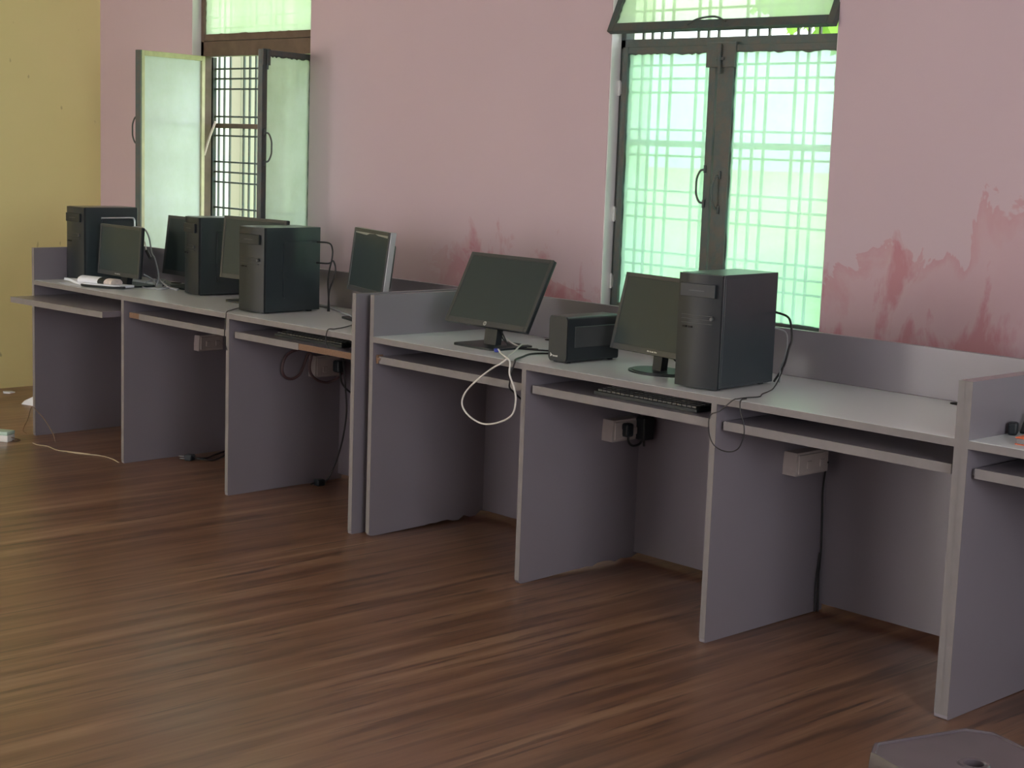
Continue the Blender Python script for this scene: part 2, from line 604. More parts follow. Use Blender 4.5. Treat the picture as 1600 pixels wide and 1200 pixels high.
def sash_frame(w, h, st_l, st_r, s, rag):
    bm = bmn()
    t = 0.013

    def bx(a, b, z0, z1):
        a, b = sorted((s * a, s * b))
        box(bm, a, b, -t, t, z0, z1, 0.0015, 1)
    bx(0, st_l, 0, h)
    bx(w - st_r, w, 0, h)
    bx(st_l, w - st_r, h - 0.026, h)
    bx(st_l, w - st_r, 0, 0.035)
    if rag:
        a, b = sorted((s * (st_l - .002), s * (w - st_r + .002)))
        wavy_strip(bm, a, b, h - 0.026, 0.008, -0.006, 0.006)
        wavy_strip(bm, a, b, 0.031, 0.008, -0.006, 0.006, down=False)
        # ragged putty along stile
        for xx, sg in ((a, 1), (b, -1)):
            n = 34
            pts = [(xx + sg * random.random() * 0.006, 0.03 + (h - 0.056) * i / n) for i in range(n + 1)]
            pts += [(xx - sg * 0.002, h - 0.026), (xx - sg * 0.002, 0.03)]
            prism(bm, pts, 'y', -0.005, 0.005)
    return bm


YF = 1.150   # plane of the steel frames
# ---- window 2 (large window, shut casements, tilted ventilator)
def closed_window(name, label, dx):
    x0, x1, zb, zt = W2
    root = empty(name, (dx, 0, 0), kind='structure', label=label)
    bm = bmn()
    box(bm, x0 + 0.004, x0 + 0.030, YF - 0.02, YF + 0.03, zb, zt, 0.002, 1)
    box(bm, x1 - 0.014, x1 - 0.004, YF - 0.02, YF + 0.03, zb, zt, 0.002, 1)
    box(bm, x0 + 0.004, x1 - 0.004, YF - 0.02, YF + 0.03, 1.852, 1.889, 0.002, 1)
    box(bm, x0 + 0.004, x1 - 0.004, YF - 0.02, YF + 0.03, zb + 0.004, zb + 0.035, 0.002, 1)
    box(bm, x0 + 0.004, x1 - 0.004, YF - 0.02, YF + 0.03, zt - 0.03, zt - 0.004, 0.002, 1)
    mk('window_frame', bm, 'frame', root)
    xs2 = [0.176, 0.224, 0.272, 0.329, 0.462, 0.512, 0.563, 0.698, 0.752, 0.806, 0.938, 0.988, 1.036, 1.168]
    grille(root, x0 + 0.004, x1 - 0.004, zb, zt, xs2, ZG + ZTOP, 1.216)
    bm = bmn()
    box(bm, x0 + 0.004, x1 - 0.004, 1.201, 1.226, 1.475, 1.500, 0.002, 1)
    mk('grille_rail', bm, 'frame', root)
    cl = casement(root, 'casement', 0.482, zb + 0.03, 1.858, 0.030, 0.034, 1, 'glass', 'frame', None)
    cl.location = (0.158, YF - 0.022, zb + 0.03)
    crr = casement(root, 'casement', 0.550, zb + 0.03, 1.858, 0.016, 0.075, -1, 'glass', 'frame', None)
    crr.location = (1.200, YF - 0.022, zb + 0.03)
    hd = mk('handle', handle_bm(0.125, 0.030), 'frame', cl, (0.456, -0.016, 0.52), (0, 0, R(-150)), True)
    hd = mk('handle', handle_bm(0.125, 0.026), 'frame', crr, (-0.514, -0.016, 0.50), (0, 0, R(-120)), True)
    bm = bmn()
    box(bm, 0.595, 0.735, YF - 0.042, YF - 0.03, 1.775, 1.868, 0.002, 1)
    cyl(bm, (0.668, YF - 0.05, 1.75), (0.668, YF - 0.05, 1.86), 0.006)
    box(bm, 0.650, 0.686, YF - 0.052, YF - 0.04, 1.80, 1.812, 0.002, 1)
    mk('bolt_plate', bm, 'frame', root)
    for z in (1.70, 1.20, 0.93):
        mk('hinge', hinge_bm(), 'white' if z < 1.8 else 'frame', root, (0.140, YF - 0.026, z), (0, 0, R(25)), True)
    mk('hinge', hinge_bm(), 'frame', root, (1.198, YF - 0.03, 1.73), (0, 0, 0), True)
    # tilted centre-pivot ventilator
    sw = x1 - x0 - 0.004
    vent = mk('ventilator_sash', sash_frame(sw, 0.49, 0.030, 0.030, 1, True), 'frame', root)
    PV = R(24)
    vent.rotation_euler = (PV, 0, 0)
    vent.location = (x0 + 0.002, YF - 0.245 * math.sin(PV) + 0.006, 2.135 - 0.245 * math.cos(PV))
    vent.rotation_euler = (-PV, 0, 0)
    bm = bmn()
    box(bm, 0.026, sw - 0.026, -0.0025, 0.0025, 0.03, 0.465)
    mk('pane', bm, 'glassy', vent)
    bm = bmn()
    tube(bm, [(0.42, -0.02, 0.012), (0.47, -0.03, 0.028), (0.55, -0.032, 0.034), (0.60, -0.02, 0.020)], 0.004, 8)
    mk('pull_ring', bm, 'frame', vent)


closed_window('window_2', 'closed green lit window with a tilted top ventilator', 0.0)
closed_window('window_3', 'closed window farther right along the pink wall', W3[0] - W2[0])

# ---- window 1 (both casements swung into the room)
w1 = empty('window_1', (0, 0, 0), kind='structure', label='open window with both casements swung into the room')
x0, x1, zb, zt = W1
bm = bmn()
box(bm, x0 + 0.004, x0 + 0.034, YF - 0.02, YF + 0.03, zb, zt, 0.002, 1)
box(bm, x1 - 0.034, x1 - 0.004, YF - 0.02, YF + 0.03, zb, zt, 0.002, 1)
box(bm, x0 + 0.004, x1 - 0.004, YF - 0.02, YF + 0.03, zb + 0.004, zb + 0.035, 0.002, 1)
box(bm, x0 + 0.004, x1 - 0.004, YF - 0.02, YF + 0.03, zt - 0.03, zt - 0.004, 0.002, 1)
box(bm, x0 + 0.004, x1 - 0.004, YF - 0.02, YF + 0.03, 1.870, 1.948, 0.002, 1)
mk('window_frame', bm, 'frameb', w1)
xs1 = [-2.882, -2.831, -2.775, -2.645, -2.592, -2.536, -2.41, -2.36, -2.30, -2.17, -2.12, -2.07, -1.94]
grille(w1, x0 + 0.004, x1 - 0.004, zb, zt, xs1, [z + 0.017 for z in ZG + ZTOP], 1.216)
bm = bmn()
box(bm, x0 + 0.004, x1 - 0.004, 1.201, 1.226, 1.497, 1.522, 0.002, 1)
mk('grille_rail', bm, 'frameb', w1)
bm = bmn()
box(bm, -2.925, -2.903, 1.19, 1.212, zb, 1.87)
mk('grille_post', bm, 'frame', w1)
a = casement(w1, 'casement', 0.50, zb + 0.03, 1.872, 0.026, 0.026, 1, 'glassc', 'framec', None, False)
a.location = (-2.905, YF - 0.02, zb + 0.03)
a.rotation_euler = (0, 0, R(-72))
bm = bmn()
box(bm, 0.500, 0.512, -0.017, 0.017, 0.0, 1.062, 0.001, 1)
mk('casement_edge', bm, 'frame', a)
mk('handle', handle_bm(0.135, 0.034), 'frame', a, (0.492, -0.014, 0.66), (0, 0, R(-78)), True)
b = casement(w1, 'casement', 0.44, zb + 0.03, 1.862, 0.034, 0.040, -1, 'glasst', 'frame', None)
b.location = (-1.922, YF - 0.02, zb + 0.03)
b.rotation_euler = (0, 0, R(110))
mk('handle', handle_bm(0.135, 0.036), 'frame', b, (-0.420, -0.016, 0.60), (0, 0, R(-80)), True)
bm = bmn()
box(bm, -0.445, -0.385, -0.02, -0.013, 0.98, 1.055, 0.001, 1)
cyl(bm, (-0.415, -0.024, 0.96), (-0.415, -0.024, 1.05), 0.005)
mk('bolt_plate', bm, 'frame', b)
# closed ventilator pane above
vent1 = mk('ventilator_sash', sash_frame(x1 - x0 - 0.07, 0.44, 0.006, 0.006, 1, True), 'frameb', w1, (x0 + 0.035, YF - 0.01, 1.950))
bm = bmn()
box(bm, 0.004, x1 - x0 - 0.074, -0.0025, 0.0025, 0.01, 0.43)
mk('pane', bm, 'glassy', vent1)
# stay rod hanging in the opening
bm = bmn()
tube(bm, [(-2.90, 1.135, 1.35), (-2.875, 1.15, 1.44), (-2.845, 1.17, 1.53)], 0.0065, 6)
mk('stay_rod', bm, 'rod', w1, smooth=True)
for z in (1.70, 1.45, 1.2):
    mk('hinge', hinge_bm(), 'frameb', w1, (-1.884, YF - 0.026, z), (0, 0, 0), True)

# ------------------------------------------------------------------ outside
bm = bmn()
box(bm, -500, 300, YW + 0.3, 600, -0.55, -0.5)
mk('ground', bm, 'grass', kind='structure')
CBX = 0.0
cb = thing('cream_building', 'cream walled building seen through the grille of the open window', 'building', (-12.0, 8.0, -0.5))
bm = bmn()
box(bm, -1.42, 3.2, 0, 3, 0, 5.2)
mk('wall', bm, 'cream', cb)
for k, xx in enumerate((-1.30, -0.95, 0.35, 1.55)):
    bm = bmn()
    box(bm, xx, xx + 0.11, -0.14, 0.0, 0, 5.2)
    mk('pilaster', bm, 'creamw', cb)
bm = bmn()
box(bm, -1.5, 3.3, -0.3, 3.2, 5.2, 5.45)
mk('roof_slab', bm, 'creamw', cb)


def foliage(name, label, cx, cy, cz, rx, ry, rz, n, seed):
    rnd = random.Random(seed)
    t = thing(name, label, 'tree', (cx, cy, -0.5))
    bm = bmn()
    for _ in range(n):
        while True:
            p = Vector((rnd.uniform(-1, 1), rnd.uniform(-1, 1), rnd.uniform(-1, 1)))
            if 0.25 < p.length < 1:
                break
        p = Vector((p.x * rx, p.y * ry, p.z * rz + cz + 0.5))
        s = rnd.uniform(0.12, 0.26)
        rot = Euler((rnd.uniform(0, 6.28), rnd.uniform(0, 6.28), rnd.uniform(0, 6.28))).to_matrix()
        q = [bm.verts.new(p + rot @ Vector(c) * s) for c in ((-1, -.45, 0), (0, -.6, .1), (1, 0, 0), (0, .6, .1), (-1, .45, 0))]
        bm.faces.new(q)
    mk('foliage', bm, 'leaf', t, kind='stuff')
    bm = bmn()
    tube(bm, [(0, 0, 0), (0.1, 0.05, 1.2), (-0.05, 0, 2.4), (0.1, 0, cz)], 0.14, 8)
    for k in range(4):
        an = k * 1.6 + seed
        tube(bm, [(0, 0, 2.2), (math.cos(an) * rx * .35, math.sin(an) * ry * .35, cz * .8), (math.cos(an) * rx * .7, math.sin(an) * ry * .7, cz + .6)], 0.06, 6)
    mk('trunk', bm, 'frameb', t, smooth=True)


foliage('tree', 'leafy green tree beyond the left window, behind its top pane', -15.5, 15.5, 6.0, 3.0, 2.2, 2.9, 2600, 1)
foliage('tree', 'leafy green tree beyond the left half of the large closed window', -8.4, 15.5, 5.7, 2.9, 2.4, 2.9, 2600, 2)
foliage('tree', 'leafy green tree beyond the right half of the large closed window', -2.6, 13.5, 5.3, 2.8, 2.2, 2.9, 2600, 3)

# ------------------------------------------------------------------ desks
PW, TP, DD, HT, HP = 0.811, 0.02, 0.587, 0.75, 0.902
LL = 3 * PW + TP


def ragged(y_from, y_to, amp, n, seed):
    r = random.Random(seed)
    return [(y_from + (y_to - y_from) * i / n, 0.004 + r.random() * amp * (0.35 + 0.65 * i / n)) for i in range(1, n)]


def make_desk(name, label, loc, rz, trays, rag=(), boxes=(), kb=()):
    root = thing(name, label, 'desk', loc, rz, None)
    # outer end panels (rise above the desktop) and inner dividers
    for i, x in enumerate((0, PW, 2 * PW, 3 * PW)):
        outer = i in (0, 3)
        h = HP if outer else HT - 0.022
        bm = bmn()
        if i in rag:
            poly = [(0.0, h), (0.0, 0.012), (0.006, 0.002), (0.02, 0.0)] + ragged(0.24, DD, 0.024, 12, i * 7 + 3) + [(DD, 0.02), (DD, h)]
        else:
            poly = [(0.0, h), (0.0, 0.003), (0.003, 0.0), (DD, 0.004), (DD, h)]
        prism(bm, poly, 'x', x, x + TP)
        mk('end_panel' if outer else 'divider_panel', bm, 'lam', root)
        bm = bmn()
        box(bm, x - 0.0004, x + TP + 0.0004, -0.0014, 0.0, 0.012, h)
        e = mk('edge_band', bm, 'edge', root)
    bm = bmn()
    box(bm, TP, 3 * PW, DD - 0.018, DD, HT, HP, 0.001, 1)
    # back panel in three lengths below the desktop, one upstand above it
    mk('upstand_panel', bm, 'lam', root)
    for i in range(3):
        bm = bmn()
        box(bm, i * PW + TP, (i + 1) * PW, DD - 0.018, DD, 0.028, HT - 0.022)
        mk('back_panel', bm, 'lam', root)
    bm = bmn()
    box(bm, TP, 3 * PW, 0.0, DD - 0.018, HT - 0.022, HT, 0.001, 1)
    mk('desktop', bm, 'top', root)
    bm = bmn()
    box(bm, TP, 3 * PW, -0.0016, 0.0, HT - 0.022, HT - 0.001)
    mk('edge_band', bm, 'edge', root)
    for i in range(3):
        bm = bmn()
        # round cable hole with a dark grommet near the back edge
        cyl(bm, ((i + 0.5) * PW + (0.09 if i == 2 else 0.0), 0.535, HT), ((i + 0.5) * PW + (0.09 if i == 2 else 0.0), 0.535, HT + 0.0015), 0.026, seg=24)
        mk('cable_hole', bm, 'dark', root)
    for i, (pull, skew, peel, sh) in enumerate(trays):
        x0_, x1_ = i * PW + TP + 0.014, (i + 1) * PW - 0.014
        tr = empty('keyboard_tray', ((x0_ + x1_) / 2, 0.018 - pull, 0.652), skew)
        tr.parent = root
        hw = (x1_ - x0_) / 2
        bm = bmn()
        box(bm, -hw, hw, 0.0015, 0.36, 0, 0.025, 0.001, 1)
        mk('tray_board', bm, 'lam', tr)
        a0, a1 = -hw, hw
        if peel:
            if peel[0] == 'right':
                a1 = peel[1]
                c0, c1 = a1, hw
            else:
                a0 = peel[1]
                c0, c1 = -hw, a0
            bm = bmn()
            box(bm, c0, c1, 0.0002, 0.0016, 0.001, 0.0245)
            mk('bare_edge', bm, 'chip', tr, label='brown bare board edge where the band has peeled off')
        bm = bmn()
        box(bm, a0, a1, -0.0012, 0.0015, -0.001, 0.0255)
        mk('edge_band', bm, 'edge', tr)
        for s in (0, 1):
            bm = bmn()
            xx = i * PW + TP if s == 0 else (i + 1) * PW - 0.012
            box(bm, xx, xx + 0.012, 0.03, 0.40, 0.655, 0.672, 0.001, 1)
            mk('slide_rail', bm, 'port', root)
    for (x, y0, y1, z0, z1, th) in boxes:
        bm = bmn()
        prism(bm, [(y0, z0), (y0, z0 + 0.03), (y0 + 0.004, z1), (y1, z1), (y1, z0)], 'x', x, x + th)
        sb = mk('socket_box', bm, 'box', root)
        bm = bmn()
        box(bm, x + th, x + th + 0.006, y0 + 0.008, y1 - 0.006, z0 + 0.006, z1 - 0.006, 0.002, 1)
        for k in (0.35, 0.75):
            yy = y0 + (y1 - y0) * k
            box(bm, x + th + 0.005, x + th + 0.010, yy - 0.012, yy + 0.012, z0 + 0.02, z0 + 0.045, 0.002, 1)
        mk('face_plate', bm, 'box', sb)
    return root


A1 = 0.01361
U1X, U1Y = -2.49784, -0.06649


def u1(x, y, z=0):
    c, s = math.cos(A1), math.sin(A1)
    return Vector((U1X + c * x - s * y, U1Y + s * x + c * y, z))


make_desk('computer_desk', 'left lavender-grey three-bay computer desk with one keyboard tray pulled out', (U1X, U1Y, 0), A1,
          [(0.125, R(3.2), None, 0), (0, 0, ('left', -0.30), 0), (0, 0, ('right', 0.045), 0)], (),
          [(PW + TP, 0.36, 0.49, 0.485, 0.555, 0.04), (2 * PW + TP, 0.40, 0.535, 0.465, 0.555, 0.045)])
make_desk('computer_desk', 'middle lavender-grey three-bay computer desk below the closed window', (0, 0, 0), 0,
          [(0, 0, None, 0), (0, 0, None, 0), (0, 0, None, 0)], (0, 1),
          [(PW + TP, 0.375, 0.52, 0.455, 0.53, 0.05), (2 * PW + TP, 0.335, 0.50, 0.48, 0.552, 0.05)])
make_desk('computer_desk', 'right grey computer desk cut off by the right edge of the photo', (LL, 0, 0), 0,
          [(0, 0, None, 0), (0, 0, None, 0), (0, 0, None, 0)], ())
# copper coloured slide end on the middle desk
d2 = [o for o in bpy.data.objects if o.name == 'computer_desk.001'][0]
bm = bmn()
box(bm, 0.0205, 0.032, 0.012, 0.04, 0.650, 0.682, 0.002, 1)
cyl(bm, (0.03, 0.02, 0.668), (0.042, 0.02, 0.668), 0.006)
mk('slide_bracket', bm, 'chip', d2)

# ------------------------------------------------------------------ monitors


def make_monitor(label, x, y, yaw, tilt, W, H, zb, stand='rect', zd=HT, body='black', thick=0.03, logo='disc', group=None):
    root = thing('monitor', label, 'monitor', (x, y, zd), yaw, group)
    T = Matrix.Translation((0, 0, zb - zd)) @ Matrix.Rotation(-tilt, 4, 'X')
    rot = (-tilt, 0, 0)
    bm = bmn()
    box(bm, -W / 2, W / 2, 0.0025, thick * 0.6, 0, H, 0.004, 2)
    box(bm, -W * 0.36, W * 0.36, thick * 0.5, thick + 0.018, H * 0.12, H * 0.82, 0.010, 3)
    hs = mk('housing', bm, body, root, (0, 0, zb - zd), rot, True)
    bm = bmn()
    bz, bb = 0.014, 0.020
    for a in ((-W / 2, -W / 2 + bz, 0, H), (W / 2 - bz, W / 2, 0, H), (-W / 2 + bz, W / 2 - bz, H - bz, H), (-W / 2 + bz, W / 2 - bz, 0, bb)):
        box(bm, a[0], a[1], -0.002, 0.004, a[2], a[3], 0.0012, 1)
    mk('bezel', bm, 'bezel' if body != 'silverb' else 'bezel', root, (0, 0, zb - zd), rot)
    bm = bmn()
    box(bm, -W / 2 + bz, W / 2 - bz, 0.0, 0.003, bb, H - bz)
    mk('screen', bm, 'screen', root, (0, 0, zb - zd), rot)
    if logo == 'disc':
        bm = bmn()
        cyl(bm, (0, -0.0022, 0.0105), (0, -0.0034, 0.0105), 0.0078, seg=24)
        lg = mk('logo', bm, 'silver', root, (0, 0, zb - zd), rot)
        cu = bpy.data.curves.new('logo_letters', 'FONT')
        cu.body = 'hp'
        cu.size = 0.011
        cu.align_x = 'CENTER'
        cu.align_y = 'CENTER'
        cu.shear = 0.3
        cu.extrude = 0.0002
        cu.materials.append(M['black'])
        tmp = bpy.data.objects.new('tmp', cu)
        C.objects.link(tmp)
        bpy.context.view_layer.update()
        lme = bpy.data.meshes.new_from_object(tmp)
        bpy.data.objects.remove(tmp)
        fo = bpy.data.objects.new('logo_letters', lme)
        fo.location = (0, -0.0037, 0.0105)
        fo.rotation_euler = (R(90), 0, 0)
        C.objects.link(fo)
        fo.parent = lg
    elif logo == 'bar':
        bm = bmn()
        for k, (w_, h_) in enumerate(((0.005, 0.005), (0.003, 0.004), (0.004, 0.004), (0.006, 0.0035), (0.003, 0.004), (0.005, 0.0045), (0.004, 0.0035))):
            box(bm, -0.024 + k * 0.007, -0.024 + k * 0.007 + w_, -0.0026, -0.002, 0.008, 0.008 + h_)
        mk('logo', bm, 'silver', root, (0, 0, zb - zd), rot)
    # neck
    gap = zb - zd
    ny = 0.03 + 0.0
    if stand == 'rect':
        bm = bmn()
        prism(bm, [(0.028, 0.006), (0.055, 0.006), (0.075, gap + 0.07), (0.045, gap + 0.07)], 'x', -0.031, 0.031)
        mk('stand_neck', bm, 'black', root, smooth=False)
        bm = bmn()
        pts = rrect(0.225, 0.205, 0.03)
        vs = prism(bm, [(p[0], p[1] + 0.045) for p in pts], 'z', 0.0, 0.007)
        mk('stand_base', bm, 'black', root, smooth=True)
    elif stand == 'round':
        bm = bmn()
        prism(bm, [(0.022, 0.008), (0.050, 0.008), (0.060, gap + 0.06), (0.034, gap + 0.06)], 'x', -0.021, 0.021)
        mk('stand_neck', bm, 'black', root)
        bm = bmn()
        n = 40
        ring = [(0.115 * math.cos(2 * PI * k / n), 0.035 + 0.088 * math.sin(2 * PI * k / n)) for k in range(n)]
        prism(bm, ring, 'z', 0.0, 0.0045)
        ring = [(0.104 * math.cos(2 * PI * k / n), 0.035 + 0.078 * math.sin(2 * PI * k / n)) for k in range(n)]
        prism(bm, ring, 'z', 0.0045, 0.008)
        mk('stand_base', bm, 'black', root, smooth=True)
    return root


# E, G on the middle desk
mE = make_monitor('large tilted monitor with a round badge on the middle desk, white cable in front', 0.437, 0.165, R(0.2), R(26.8), 0.424, 0.276, 0.823, 'rect')
mG = make_monitor('monitor on an oval stand squeezed between the small black box and the tower', 1.200, 0.200, R(-6.7), R(13.6), 0.42, 0.257, 0.808, 'round', logo='bar')
# left desk
pA = u1(0.425, 0.208)
mA = make_monitor('small low monitor in front of the tower at the left desk end', pA.x, pA.y, A1 + R(-1), R(4), 0.375, 0.235, 0.795, 'rect', logo='bar')
pB = u1(0.635, 0.43)
mB = make_monitor('monitor half hidden behind the second tower from the left', pB.x, pB.y, A1 + R(0), R(7), 0.37, 0.275, 0.805, 'rect', logo=None)
pC = u1(1.325, 0.320)
mC = make_monitor('monitor standing between the second and third towers from the left', pC.x, pC.y, A1 + R(4), R(5), 0.42, 0.27, 0.845, 'rect', logo=None)
mD = make_monitor('monitor with pale rim turned aside at the right end of the left desk', -0.418, 0.294, R(-16.6), R(6.9), 0.372, 0.252, 0.859, 'rect', body='bezel', logo=None, thick=0.04)
# pale rim and ragged silver strip along the top of D
bm = bmn()
box(bm, -0.186, 0.186, 0.003, 0.024, 0.2521, 0.2545, 0.0008, 1)
box(bm, 0.1862, 0.1885, 0.003, 0.026, 0.0, 0.2545, 0.0008, 1)
mk('pale_rim', bm, 'silver', mD, (0, 0, 0.109), (-R(6.9), 0, 0))
bm = bmn()
prism(bm, [(-0.170, 0.238), (0.170, 0.238), (0.170, 0.229), (0.07, 0.233), (0.04, 0.238), (-0.02, 0.236), (-0.05, 0.229), (-0.17, 0.233)], 'y', -0.0012, -0.0002)
mk('silver_strip', bm, 'silver', mD, (0, 0, 0.109), (-R(6.9), 0, 0))

# ------------------------------------------------------------------ towers


def make_tower(label, x, y, yaw, W=0.158, D=0.30, H=0.348, emboss=True, zd=HT, badge=True):
    root = thing('computer_tower', label, 'computer', (x, y, zd), yaw, None)
    bm = bmn()
    box(bm, 0.0, W, 0.022, D, 0.006, H, 0.0015, 1)
    mk('case', bm, 'steel', root)
    # curved plastic front
    bm = bmn()
    n = 8
    pts = [(W * k / n, 0.012 - 0.012 * math.sin(PI * k / n)) for k in range(n + 1)] + [(W, 0.022), (0, 0.022)]
    prism(bm, pts, 'z', 0.004, H - 0.001)
    fr = mk('front_panel', bm, 'black', root, smooth=True)
    bm = bmn()
    box(bm, W * 0.1, W * 0.9, -0.0025, 0.006, H * 0.80, H * 0.80 + 0.040, 0.001, 1)
    dv = mk('optical_drive', bm, 'black', root)
    bm = bmn()
    box(bm, W * 0.30, W * 0.66, -0.0032, -0.0024, H * 0.80 + 0.018, H * 0.80 + 0.0200)
    mk('drive_mark', bm, 'mark', dv)
    bm = bmn()
    for k in range(3):
        box(bm, W * 0.14, W * 0.86, -0.0012, 0.004, H * 0.64 - k * 0.012, H * 0.64 - k * 0.012 + 0.0012)
    mk('front_ribs', bm, 'bezel', root)
    bm = bmn()
    cyl(bm, (W * 0.84, 0.004, H * 0.62), (W * 0.84, -0.003, H * 0.62), 0.005, seg=20)
    mk('power_button', bm, 'mark', root)
    bm = bmn()
    for k in range(2):
        box(bm, W * 0.18 + k * 0.022, W * 0.18 + k * 0.022 + 0.013, -0.002, 0.004, H * 0.53, H * 0.53 + 0.005)
    mk('usb_port', bm, 'dark', root)
    bm = bmn()
    if emboss:
        # raised rounded panel on the side
        pts = rrect(D * 0.52, H * 0.66, 0.012)
        prism(bm, [(p[0] + D * 0.62, p[1] + H * 0.50) for p in pts], 'x', W, W + 0.006)
    else:
        box(bm, W, W + 0.0012, 0.03, D - 0.012, 0.012, H - 0.010, 0.0005, 1)
    mk('side_cover', bm, 'steel', root, smooth=False)
    bm = bmn()
    box(bm, W * 0.12, W * 0.5, D, D + 0.002, H * 0.50, H * 0.80)
    for k in range(4):
        box(bm, W * 0.16, W * 0.32, D + 0.002, D + 0.007, H * 0.52 + k * 0.024, H * 0.52 + k * 0.024 + 0.014)
    for k in range(4):
        box(bm, W * 0.12, W * 0.88, D, D + 0.0015, H * 0.16 + k * 0.022, H * 0.16 + k * 0.022 + 0.015)
    mk('rear_ports', bm, 'port', root)
    for sx_ in (0.015, W - 0.03):
        for sy_ in (0.03, D - 0.05):
            bm = bmn()
            box(bm, sx_, sx_ + 0.016, sy_, sy_ + 0.02, 0.0, 0.006)
            mk('rubber_foot', bm, 'black', root)
    return root


p = u1(0.028, 0.155)
tA = make_tower('black computer tower at the far left end of the left desk', p.x, p.y, A1, 0.160, 0.30, 0.350)
# silver bow imitating light caught on the raised side panel edge of A
bm = bmn()
tube(bm, [(0.168, 0.10, 0.300), (0.168, 0.18, 0.300), (0.168, 0.262, 0.300), (0.168, 0.275, 0.292), (0.168, 0.278, 0.275), (0.168, 0.278, 0.17)], 0.0045, 8, 4)
mk('side_glint', bm, 'silver', tA, smooth=True)
p = u1(0.826, 0.300)
tB = make_tower('black computer tower second from the left, between two monitors', p.x, p.y, A1 + R(-10), 0.152, 0.27, 0.346)
p = u1(1.555, 0.093)
tC = make_tower('black computer tower third from the left, near the front of the left desk', p.x, p.y, A1 + R(1.5), 0.166, 0.300, 0.347)
tH = make_tower('large black computer tower on the middle desk in front of the closed window', 1.421, 0.050, R(4.5), 0.157, 0.312, 0.348, False)

# ------------------------------------------------------------------ small black power box (F)
ups = thing('backup_power_box', 'small black box with pale logo on the middle desk beside the tilted monitor', 'power supply', (0.824, 0.107, HT), 0)
W_, D_, H_ = 0.088, 0.245, 0.155
bm = bmn()
vs = prism(bm, [(q[0] + W_ / 2, q[1] + H_ / 2 + 0.002) for q in rrect(W_, H_ - 0.004, 0.010)], 'y', 0.0, D_)
mk('body', bm, 'black', ups, smooth=True)
bm = bmn()
prism(bm, [(q[0] + W_ / 2, q[1] + H_ / 2 + 0.002) for q in rrect(W_ - 0.004, H_ - 0.008, 0.012)], 'y', -0.004, 0.001)
fp = mk('front_panel', bm, 'black', ups, smooth=True)
bm = bmn()
prism(bm, [(0.012, 0.018), (0.022, 0.0235), (0.012, 0.031)], 'y', -0.0050, -0.004)
for k in range(5):
    box(bm, 0.0235 + k * 0.0046, 0.0235 + k * 0.0046 + 0.0034, -0.0050, -0.004, 0.0195, 0.0195 + (0.005, 0.004, 0.0045, 0.004, 0.005)[k])
mk('logo', bm, 'silver', ups)
bm = bmn()
box(bm, W_, W_ + 0.0022, 0.03, D_ - 0.008, 0.052, 0.122, 0.001, 1)
mk('side_band', bm, 'bezel', ups)
for sx_ in (0.012, W_ - 0.024):
    for sy_ in (0.012, D_ - 0.03):
        bm = bmn()
        box(bm, sx_, sx_ + 0.012, sy_, sy_ + 0.016, 0, 0.0045)
        mk('rubber_foot', bm, 'black', ups)
bm = bmn()
box(bm, 0.015, 0.07, D_, D_ + 0.02, 0.03, 0.07, 0.003, 1)
mk('rear_plug', bm, 'white', ups)

# ------------------------------------------------------------------ keyboards on trays


def make_keyboard(label, x, y, z, yaw):
    root = thing('keyboard', label, 'keyboard', (x, y, z), yaw)
    bm = bmn()
    prism(bm, [(0, 0), (0, 0.010), (0.14, 0.019), (0.145, 0.017), (0.145, 0.0)], 'x', -0.215, 0.215)
    mk('case', bm, 'black', root)
    bm = bmn()
    for r_ in range(6):
        for c_ in range(21):
            xx = -0.205 + c_ * 0.0197
            yy = 0.008 + r_ * 0.0215
            zz = 0.0105 + yy * 0.062
            box(bm, xx, xx + 0.0165, yy, yy + 0.018, zz, zz + 0.006)
    mk('keys', bm, 'bezel', root, kind='stuff')
    return root


p = u1(2 * PW + 0.44, 0.075)
make_keyboard('black keyboard on the tray with the peeled brown edge', p.x, p.y, 0.678, A1)
make_keyboard('black keyboard on the tray below the big tower', 1.30, 0.06, 0.678, 0)

# ------------------------------------------------------------------ cables


def cable(name, label, segs, mat, r=0.0028, cat='cable', group=None, smooth=True, parts=()):
    bm = bmn()
    for s in segs:
        tube(bm, s, r, 8, 7)
    o = single(name, bm, mat, label, cat, group, smooth)
    for (nm, fn, mt) in parts:
        b_ = bmn()
        fn(b_)
        mk(nm, b_, mt, o)
    return o


ZD = HT + 0.003
cable('video_cable', 'off-white video cable hanging in a large loop from the middle desk', [
    [(0.505, 0.31, ZD + 0.003), (0.515, 0.28, ZD + .008), (0.545, 0.235, ZD + .006), (0.61, 0.149, ZD), (0.685, 0.050, ZD + .001), (0.735, -0.004, 0.753),
     (0.728, -0.022, 0.738), (0.700, -0.028, 0.722), (0.637, -0.03, 0.680), (0.568, -0.03, 0.622), (0.551, -0.03, 0.576), (0.589, -0.03, 0.541),
     (0.661, -0.03, 0.525), (0.740, -0.03, 0.542), (0.801, -0.03, 0.577), (0.816, -0.03, 0.628), (0.805, -0.03, 0.669), (0.778, -0.026, 0.709),
     (0.765, -0.014, 0.745), (0.735, 0.000, 0.757), (0.660, 0.045, ZD + .006), (0.600, 0.085, ZD + .012)]],
    'cablew', 0.0030, parts=[
        ('plug', lambda b: (box(b, -0.016, 0.016, -0.008, 0.008, -0.006, 0.006, 0.002, 1, Matrix.Translation((0.585, 0.090, HT + .010)) @ Matrix.Rotation(R(140), 4, 'Z'))), 'blue')])
